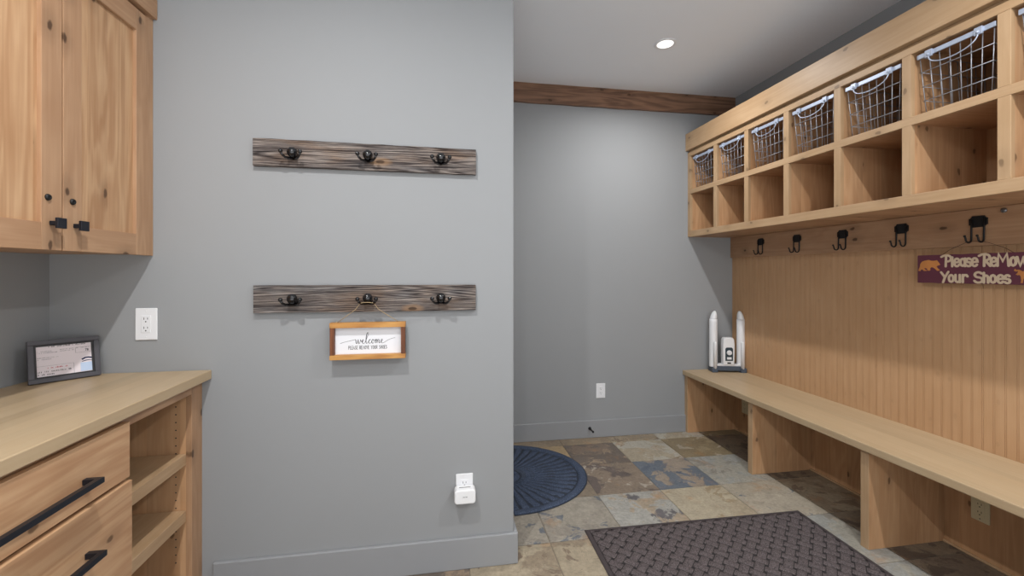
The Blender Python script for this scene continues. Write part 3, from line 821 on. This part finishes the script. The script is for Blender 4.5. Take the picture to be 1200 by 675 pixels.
# ------------------------------------------------------------------ boot dryer on the far end of the bench
bd = thing('boot_dryer', 'white two-tube boot dryer on a dark base at the far end of the bench', 'boot dryer', (2.318, 3.205, .5062), R(-14))
b = MB(); b.prism(rrect(.232, .075, .012), (0, 0, .012), (1, 0, 0), (0, 1, 0), (0, 0, .036))
for sx in (-.112, .112):
    b.box(sx - .022, sx + .022, -.052, .040, .0, .036)
obj('base', b, 'slate_grey', bd, bevel=.003, local=True)
b = MB(); b.prism(rrect(.20, .062, .01), (0, 0, .048), (1, 0, 0), (0, 1, 0), (0, 0, .016))
obj('deck', b, 'white', bd, bevel=.004, local=True)
for sx in (-.108, .108):
    b = MB().lathe((sx, .0, .040), (0, 0, 1), [(.0315, 0), (.0315, .005), (.031, .36), (.030, .388)], 28)
    tb = obj('tube', b, 'white', bd, smooth=True, local=True)
    b = MB(); rings_ = []                           # slanted pointed cap
    for k in range(9):
        f = k / 8; rr = .029 * math.sqrt(max(0.0, 1 - f * f * .96))
        rings_.append([b.bm.verts.new((sx + .010 * f * (1 if sx < 0 else -1) + rr * (.95 - .1 * f) * math.cos(2 * PI * j / 20), rr * math.sin(2 * PI * j / 20), .428 + .066 * f)) for j in range(20)])
    for A, B2 in zip(rings_, rings_[1:]):
        for j in range(20): b.bm.faces.new((A[j], A[(j + 1) % 20], B2[(j + 1) % 20], B2[j]))
    b.bm.faces.new(rings_[-1]); b.bm.faces.new(rings_[0][::-1])
    sub('cap', b, 'clearcap', tb, smooth=True, local=True)
    b = MB().lathe((sx, -.040, .030), (0, 0, 1), [(.0135, 0), (.0135, .205), (.011, .216), (0, .219)], 18)
    obj('short_tube', b, 'white', bd, smooth=True, local=True)
b = MB(); b.prism([(-.043, 0), (.043, 0), (.046, .16), (.042, .205), (.032, .222), (-.032, .222), (-.042, .205), (-.046, .16)], (0, -.042, .058), (1, 0, 0), (0, 0, 1), (0, .058, 0))
bl = obj('blower_housing', b, 'white', bd, bevel=.009, segs=4, local=True)
b = MB(); b.prism([(-.030, 0), (.030, 0), (.030, .098), (.020, .108), (-.020, .108), (-.030, .098)], (0, -.0425, .094), (1, 0, 0), (0, 0, 1), (0, -.002, 0))
pn = sub('control_panel', b, 'panel_teal', bl, bevel=.001, local=True)
b = MB().lathe((0, -.0445, .160), (0, -1, 0), [(.020, 0), (.019, .007), (.016, .010), (0, .010)], 24)
b.box(-.017, .017, -.0475, -.0440, .106, .124)
sub('dial', b, 'white', bl, smooth=False, local=True)
b = MB().box(-.014, .014, -.0445, -.0415, .070, .082)
sub('switch', b, 'slot', bl, bevel=.001, local=True)

# ------------------------------------------------------------------ mats
mt = thing('doormat', 'dark brown rectangular woven-pattern doormat on the slate floor', 'doormat', (.729, 2.118, 0), R(-.94))
W_, D_ = 1.221, .91
b = MB(); ring = []
prof = [(0, 0.0005), (0, .004), (.006, .007), (.016, .0075), (.019, .005), (.024, .005)]
for ins, z in prof: ring.append([b.bm.verts.new((x, y, z)) for x, y in ((ins, -ins), (W_ - ins, -ins), (W_ - ins, -D_ + ins), (ins, -D_ + ins))])
for A, B2 in zip(ring, ring[1:]):
    for k in range(4): b.bm.faces.new((A[k], A[(k + 1) % 4], B2[(k + 1) % 4], B2[k]))
obj('border', b, 'rubber', mt, local=True)
obj('backing', MB().box(.012, W_ - .012, -D_ + .012, -.012, .0006, .0046), 'rubberdark', mt, local=True)
b = MB()
a = .052; ins = .024
u45 = Vector((math.cos(PI / 4), math.sin(PI / 4))); v45 = Vector((-math.sin(PI / 4), math.cos(PI / 4)))
N = 60
def clip_ok(p): return ins < p.x < W_ - ins and -D_ + ins < p.y < -ins
for i in range(-N, N):
    for j in range(-N, N):
        c0 = u45 * (i * a) + v45 * (j * a) + Vector((W_ / 2, -D_ / 2))
        if not (-.05 < c0.x < W_ + .05 and -D_ - .05 < c0.y < .05): continue
        d, e = (u45, v45) if (i + j) % 2 == 0 else (v45, u45)
        # one raised strand: long along d, narrow along e, arched
        la, wa = a * .585, a * .36
        gx = [-1, -.82, -.4, 0, .4, .82, 1]; gy = [-1, -.86, 0, .86, 1]
        grid = []
        for gx_ in gx:
            row = []
            for gy_ in gy:
                p = c0 + d * (gx_ * la) + e * (gy_ * wa)
                p = Vector((min(max(p.x, ins), W_ - ins), min(max(p.y, -D_ + ins), -ins)))
                h = .0044 + .0062 * (1 - abs(gx_) ** 2.2 * .95) * (1 - abs(gy_) ** 6)
                row.append(b.bm.verts.new((p.x, p.y, h)))
            grid.append(row)
        for r_ in range(len(gx) - 1):
            for c_ in range(len(gy) - 1):
                f = (grid[r_][c_], grid[r_ + 1][c_], grid[r_ + 1][c_ + 1], grid[r_][c_ + 1])
                co = [v.co for v in f]
                if (co[0] - co[2]).cross(co[1] - co[3]).length < 1e-9: continue
                b.bm.faces.new(f)
loose = [v for v in b.bm.verts if not v.link_faces]
bmesh.ops.delete(b.bm, geom=loose, context='VERTS')
obj('woven_pile', b, 'matbrown', mt, smooth=True, local=True)

rm = thing('doormat', 'dark blue half-round doormat with fan ribs beside the wall corner', 'doormat', (.400, 2.782, 0))
X0, Rx, Ry = .400, .548, .470
b = MB()
NA, NR = 23 * 12, 26
def hgt(rr, ang):
    if rr > .91: return .007 + .005 * math.sqrt(max(0.0, math.sin(PI * (1 - rr) / .09))) if rr < .999 else .002
    if rr > .885: return .0030
    if rr < .10: return .009
    if rr < .12: return .0030
    if rr < .195: return .010
    if rr < .215: return .0030
    ph = (ang / PI * 23 + .35 * math.sin(rr * 2.2)) % 1.0
    e = min(ph, 1 - ph) * 2
    if e < .30: return .0030
    return .0054 + .0036 * math.sin(PI / 2 * (e - .30) / .70) ** .7 * min(1, (rr - .2) / .12)
rads = [0.0, .05, .095, .105, .115, .125, .15, .19, .2, .21, .22, .24, .28, .32, .38, .44, .5, .56, .62, .68, .74, .80, .84, .875, .888, .905, .913, .925, .95, .975, .992, 1.0]
grid = []
for rr in rads:
    row = []
    for k in range(NA + 1):
        an = -PI / 2 + PI * k / NA
        row.append(b.bm.verts.new((X0 + Rx * rr * math.cos(an), 2.782 + (-.03 * (1 - rr)) + Ry * rr * math.sin(an), hgt(rr, an + PI / 2))))
    grid.append(row)
for r_ in range(len(rads) - 1):
    for k in range(NA):
        f = (grid[r_][k], grid[r_ + 1][k], grid[r_ + 1][k + 1], grid[r_][k + 1])
        if r_ == 0:
            if k == 0: pass
            b.bm.faces.new((grid[0][0], grid[1][k], grid[1][k + 1])) 
        else: b.bm.faces.new(f)
loose = [v for v in b.bm.verts if not v.link_faces]
bmesh.ops.delete(b.bm, geom=loose, context='VERTS')
pile = obj('ribbed_pile', b, 'matnavy', rm, smooth=True)
pile.data.materials.append(M['rubbernavy'])
for f in pile.data.polygons:
    if f.center.z < .0046 and not f.center.xy.length > 9: f.material_index = 1
b = MB()
ring1 = [(X0 + (Rx + .006) * math.cos(-PI / 2 + PI * k / 60), 2.782 + (Ry + .006) * math.sin(-PI / 2 + PI * k / 60)) for k in range(61)]
b.prism(ring1, (0, 0, .0005), (1, 0, 0), (0, 1, 0), (0, 0, .0024))
obj('rubber_backing', b, 'rubbernavy', rm)

# door stop on the back skirting
ds = thing('door_stop', 'small black spring door stop on the back wall baseboard', 'door stop', (1.177, YB - .016, .076))
obj('mount', MB().lathe((1.177, YB - .0163, .076), (0, -1, 0), [(.013, 0), (.013, .004), (.008, .010), (.006, .014)], 18), 'black', ds, smooth=True)
hel = []
for k in range(97):
    a_ = 2 * PI * k / 8; hel.append((1.177 + .0045 * math.cos(a_), YB - .030 - .055 * k / 96, .076 + .0045 * math.sin(a_)))
obj('spring', MB().tube(hel, .0012, 5), 'black', ds, smooth=True)
obj('tip', MB().lathe((1.177, YB - .084, .076), (0, -1, 0), [(.0075, 0), (.0085, .006), (.0075, .012), (0, .014)], 16), 'black', ds, smooth=True)

# ------------------------------------------------------------------ recessed ceiling light
rl = thing('recessed_light', 'lit round recessed light in the ceiling', 'ceiling light', (1.43, 2.583, CZ))
b = MB(); n = 40; ring = []
for r_, z_ in ((.068, CZ - .0003), (.068, CZ - .003), (.062, CZ - .006), (.052, CZ - .004), (.050, CZ - .001)):
    ring.append([b.bm.verts.new((1.43 + r_ * math.cos(2 * PI * k / n), 2.583 + r_ * math.sin(2 * PI * k / n), z_)) for k in range(n)])
for A, B2 in zip(ring, ring[1:]):
    for k in range(n): b.bm.faces.new((A[k], A[(k + 1) % n], B2[(k + 1) % n], B2[k]))
obj('trim_ring', b, 'white', rl, smooth=True)
obj('lens', MB().lathe((1.43, 2.583, CZ - .0005), (0, 0, -1), [(.051, 0), (.051, .002), (.03, .0035), (0, .004)], 40), 'lamp', rl, smooth=True)

# ------------------------------------------------------------------ base cabinet and worktop on the left
ct = MB().box(XL + .001, -.915, .40, YM - .001, .884, .921)
o = obj('countertop', ct, 'top', None, bevel=.003)
o['label'] = 'pale laminated wood countertop on the drawer cabinet at the left'; o['category'] = 'countertop'
bc = thing('base_cabinet', 'alder base cabinet with drawers and open shelves under the left countertop', 'cabinet', (-1.2, 1.2, 0))
XC = -.945                                      # face of the carcass frame
b = MB(); b.box(XC - .02, XC, .40, YM - .042, .846, .884); b.box(XC - .02, XC, 1.44, 1.50, .1, .846); b.box(XC - .02, XC, .40, YM - .042, .09, .145)
obj('face_rail', b, 'alderY', bc, bevel=.0012)
obj('face_stile', MB().box(XC - .0205, XC + .0003, 1.858, 1.903, .0905, .8838), 'alderZ', bc, bevel=.0012)
obj('filler_strip', MB().box(XC - .022, XC - .006, 1.9032, YM - .0005, .0005, .8836), 'alderZ', bc, bevel=.001)
b = MB().box(XL + .02, XC - .02, 1.858, 1.878, .09, .884)
sp_ = obj('side_panel', b, 'panelZ_x', bc)
b = MB()
for k in range(22): b.lathe((-1.00, 1.8583, .20 + .030 * k), (0, -1, 0), [(.0028, 0), (.0028, .0006)], 8)
for k in range(22): b.lathe((-1.38, 1.8583, .20 + .030 * k), (0, -1, 0), [(.0028, 0), (.0028, .0006)], 8)
sub('peg_holes', b, 'slot', sp_)
obj('side_panel', MB().box(XL + .02, XC - .02, 1.455, 1.473, .09, .884), 'panelZ_x', bc)
obj('side_panel', MB().box(XL + .02, XC - .0, .40, .42, .0005, .884), 'panelZ_x', bc)
obj('back_panel', MB().box(XL + .001, XL + .02, .40, YM - .042, .09, .884), 'panelZ_y', bc)
obj('bottom_board', MB().box(XL + .02, XC - .02, .42, 1.858, .09, .112), 'panelX_y', bc)
obj('toe_kick', MB().box(XC - .09, XC - .07, .40, 1.90, .0005, .09), 'alderY', bc)
for z1, z0 in ((.618, .575), (.400, .357)):
    obj('shelf', MB().box(XL + .021, XC - .019, 1.474, 1.857, z0, z1), 'paleY', bc, bevel=.0015)
def pull(par, x, z, y1, y0):
    b = MB(); s_ = .0075
    for yy in (y1, y0): b.box(x, x + .030, yy - s_, yy + s_, z - s_, z + s_)
    b.box(x + .028, x + .043, y0 - s_, y1 + s_, z - s_, z + s_)
    sub('handle', b, 'gunmetal', par, bevel=.0012)
for z0, z1, xo in ((.702, .867, 0.0), (.402, .692, .006), (.118, .392, .003)):
    d = obj('drawer', MB().box(XC + .001 + xo, XC + .022 + xo, .55, 1.484, z0, z1), 'drawer', bc, bevel=.0018)
    pull(d, XC + .0222 + xo, z1 - .100 if z1 > .8 else z1 - .120, 1.312, .722)

# ------------------------------------------------------------------ upper cabinet
uc = thing('wall_cabinet', 'alder wall cabinet with two panelled doors above the left countertop', 'cabinet', (-1.3, 1.5, 1.385))
UF = -1.146
b = MB(); b.box(XL + .0005, UF, 1.10, YM - .0005, 1.388, 2.40)
obj('carcass', b, 'alderZ', uc, bevel=.001)
def udoor(y0, y1, knob_y):
    z0, z1, x0, x1 = 1.384, 2.312, UF + .001, -1.124
    st, rb, rt = .068, .079, .081
    b = MB()
    b.box(x0, x1, y0, y0 + st, z0, z1); b.box(x0, x1, y1 - st, y1, z0, z1)
    d = obj('door', b, 'alderZ', uc, bevel=.0012)
    for za, zb_ in ((z0, z0 + rb), (z1 - rt, z1)):
        sub('door_rail', MB().box(x0, x1 - .0002, y0 + st, y1 - st, za, zb_), 'alderY', d, bevel=.0012)
    sub('door_panel', MB().box(x0, x1 - .012, y0 + st - .001, y1 - st + .001, z0 + rb - .001, z1 - rt + .001), 'doorpanel', d)
    b = MB(); kz = 1.463; q = .0155
    b.box(x1, x1 + .022, knob_y - .007, knob_y + .007, kz - .0065, kz + .0065)
    b.box(x1 + .021, x1 + .030, knob_y - q, knob_y + q, kz - q, kz + q)
    sub('knob', b, 'gunmetal', d, bevel=.0015)
    yl = knob_y - .012 if knob_y < 1.52 else knob_y - .010
    b = MB().lathe((x1, yl, 1.537), (1, 0, 0), [(.0095, 0), (.0095, .003), (.0075, .006), (.004, .006), (.003, .004), (0, .004)], 20)
    sub('lock', b, 'black', d, smooth=False)
    return d
udoor(1.128, 1.5145, 1.478)
udoor(1.5205, 1.909, 1.562)
obj('filler_strip', MB().box(UF + .0005, -1.128, 1.9125, YM - .0006, 1.384, 2.326), 'alderZ', uc, bevel=.001)
obj('crown_board', MB().box(UF, -1.112, 1.10, YM - .0006, 2.326, 2.405), 'alderY', uc, bevel=.002)

# ------------------------------------------------------------------ framed document on the countertop
df = thing('document_frame', 'charcoal picture frame with a printed document leaning on the countertop', 'picture frame', (-1.412, 1.768, .9245), R(47))
fw, fh, lean = .189, .152, R(13)
Rm = Matrix.Rotation(-lean, 4, 'X')
def fobj(name, mb, mat, par, **k):
    mb.bm.transform(Rm); return obj(name, mb, mat, par, local=True, **k)
bw = .016
b = MB()
b.box(0, fw, 0, .016, 0, bw); b.box(0, fw, 0, .016, fh - bw, fh); b.box(0, bw, 0, .016, bw, fh - bw); b.box(fw - bw, fw, 0, .016, bw, fh - bw)
fr = fobj('frame', b, 'photoframe', df, bevel=.0015)
b = MB(); i0, i1 = bw, bw + .006
b.box(i0, fw - i0, .006, .012, i0, i1); b.box(i0, fw - i0, .006, .012, fh - i1, fh - i0); b.box(i0, i1, .006, .012, i1, fh - i1); b.box(fw - i1, fw - i0, .006, .012, i1, fh - i1)
fobj('inner_lip', b, 'frameinner', df)
dc = fobj('document', MB().box(bw, fw - bw, .0095, .0125, bw, fh - bw), 'doc', df)
fobj('backing', MB().box(.004, fw - .004, .0125, .018, .004, fh - .004), 'frameinner', df)
# easel leg reaches the counter behind the frame
b = MB(); ty_, tz_ = .018 * math.cos(lean) + .10 * math.sin(lean), .10 * math.cos(lean)
b.prism([(fw / 2 - .02, 0), (fw / 2 + .02, 0), (fw / 2 + .012, 1), (fw / 2 - .012, 1)], (0, .080, -.006), (1, 0, 0), (0, ty_ - .080, tz_ + .006), (0, .003, 0))
obj('easel_leg', b, 'frameinner', df, local=True)
iw0, iz0, iwid, ihei = bw + .006, bw + .006, fw - 2 * bw - .012, fh - 2 * bw - .012
rg = random.Random(3)
def scrawl(mb, x0, x1, z, h, gap=.25):
    x = x0
    while x < x1:
        w_ = h * rg.uniform(.12, .3)
        hh = h * rg.uniform(.6, 1.0)
        if rg.random() > gap * .5:
            mb.box(iw0 + x * iwid, iw0 + x * iwid + w_, .0091, .0096, iz0 + z * ihei, iz0 + z * ihei + hh)
            if rg.random() > .4: mb.box(iw0 + x * iwid, iw0 + x * iwid + h * .5, .0091, .0096, iz0 + z * ihei + hh * .45, iz0 + z * ihei + hh * .62)
            x += h * .62 / iwid
        else: x += h * .9 / iwid
b = MB()
scrawl(b, .22, .90, .955, .0052); scrawl(b, .02, .60, .135, .0062); scrawl(b, .02, .38, .045, .0062); 
text_caps(b, '78', (iw0 + .885 * iwid, .0096, iz0 + .72 * ihei), (1, 0, 0), (0, 0, 1), .0075, .0014, (0, -.0005, 0), .009)
b.bm.transform(Rm); obj('black_print', b, 'ink', dc, local=True)
b = MB()
for x0, x1, z in ((.02, .30, .82), (.02, .36, .77), (.42, .66, .84), (.42, .70, .785), (.02, .38, .61), (.02, .26, .555), (.72, .96, .835)): scrawl(b, x0, x1, z, .0034)
def rule(mb, x0, x1, z0, z1): mb.box(iw0 + x0 * iwid, iw0 + x1 * iwid, .0092, .0096, iz0 + z0 * ihei, iz0 + z1 * ihei)
rule(b, .70, .995, .86, .866); rule(b, .70, .705, .68, .866); rule(b, .70, .995, .68, .686); rule(b, .0, .66, .345, .350); rule(b, .655, .66, .0, .35)
b.bm.transform(Rm); obj('grey_print', b, 'inkgrey', dc, local=True)
b = MB(); scrawl(b, .19, .54, .25, .0055)
b.bm.transform(Rm); obj('red_print', b, 'inkred', dc, local=True)
b = MB()
b.prism([(iw0 + iwid * u, iz0 + ihei * v) for u, v in ((.80, .45), (.87, .50), (.94, .505), (1.0, .485), (1.0, .43), (.94, .455), (.88, .45), (.82, .40))], (0, .0096, 0), (1, 0, 0), (0, 0, 1), (0, -.0006, 0))
b.prism([(iw0 + iwid * u, iz0 + ihei * v) for u, v in ((.80, .36), (.88, .40), (.95, .40), (1.0, .375), (1.0, .355), (.95, .375), (.88, .365), (.82, .345))], (0, .0096, 0), (1, 0, 0), (0, 0, 1), (0, -.0006, 0))
b.bm.transform(Rm); obj('wave_emblem', b, 'inkblue', dc, local=True)
b = MB(); rule(b, .78, 1.0, .02, .32); b.bm.transform(Rm); obj('painted_reflection', b, 'docglare', dc, local=True)  # reflection in the glass, painted as a flat pale blue box

# ------------------------------------------------------------------ light
def downlight(x, y, watts, spread=162):
    l = bpy.data.lights.new('ceiling_lamp', 'AREA'); l.shape = 'DISK'; l.size = .055; l.energy = watts; l.spread = R(spread)
    l.color = (1.0, .99, .975)
    o = bpy.data.objects.new('ceiling_lamp', l); C.objects.link(o); o.location = (x, y, CZ - .012)
    return o
downlight(1.43, 2.583, 14, 158)
for y in (.75, -1.08):
    downlight(-.40, y, 24, 168)
    downlight(1.43, y, 19)
w = bpy.data.worlds.new('ambient'); S.world = w; w.use_nodes = True
wt = w.node_tree; bg = wt.nodes['Background']           # ambient fill through the open rear; brighter lower half added to lift the ceiling
tc = wt.nodes.new('ShaderNodeTexCoord'); sx = wt.nodes.new('ShaderNodeSeparateXYZ'); wt.links.new(tc.outputs['Generated'], sx.inputs[0])
mr = wt.nodes.new('ShaderNodeMapRange'); wt.links.new(sx.outputs[2], mr.inputs[0])
mr.inputs[1].default_value = -.25; mr.inputs[2].default_value = .25; mr.inputs[3].default_value = 2.7; mr.inputs[4].default_value = 1.1
wt.links.new(mr.outputs[0], bg.inputs[1]); bg.inputs[0].default_value = (.96, .98, 1.0, 1)

# ------------------------------------------------------------------ camera
cd = bpy.data.cameras.new('camera'); cam = bpy.data.objects.new('camera', cd); C.objects.link(cam)
cam.location = (0, 0, 1.32); cam.rotation_euler = (R(90), 0, R(-9.5))
cd.sensor_fit = 'HORIZONTAL'; cd.sensor_width = 36; cd.lens = 508 / 1200 * 36
cd.shift_y = -(337.5 - 318.5) / 1200; cd.clip_start = .02
S.camera = cam
S.view_settings.view_transform = 'Standard'; S.view_settings.look = 'None'
S.view_settings.gamma = 1; S.view_settings.exposure = 0.1; S.view_settings.use_curve_mapping = False
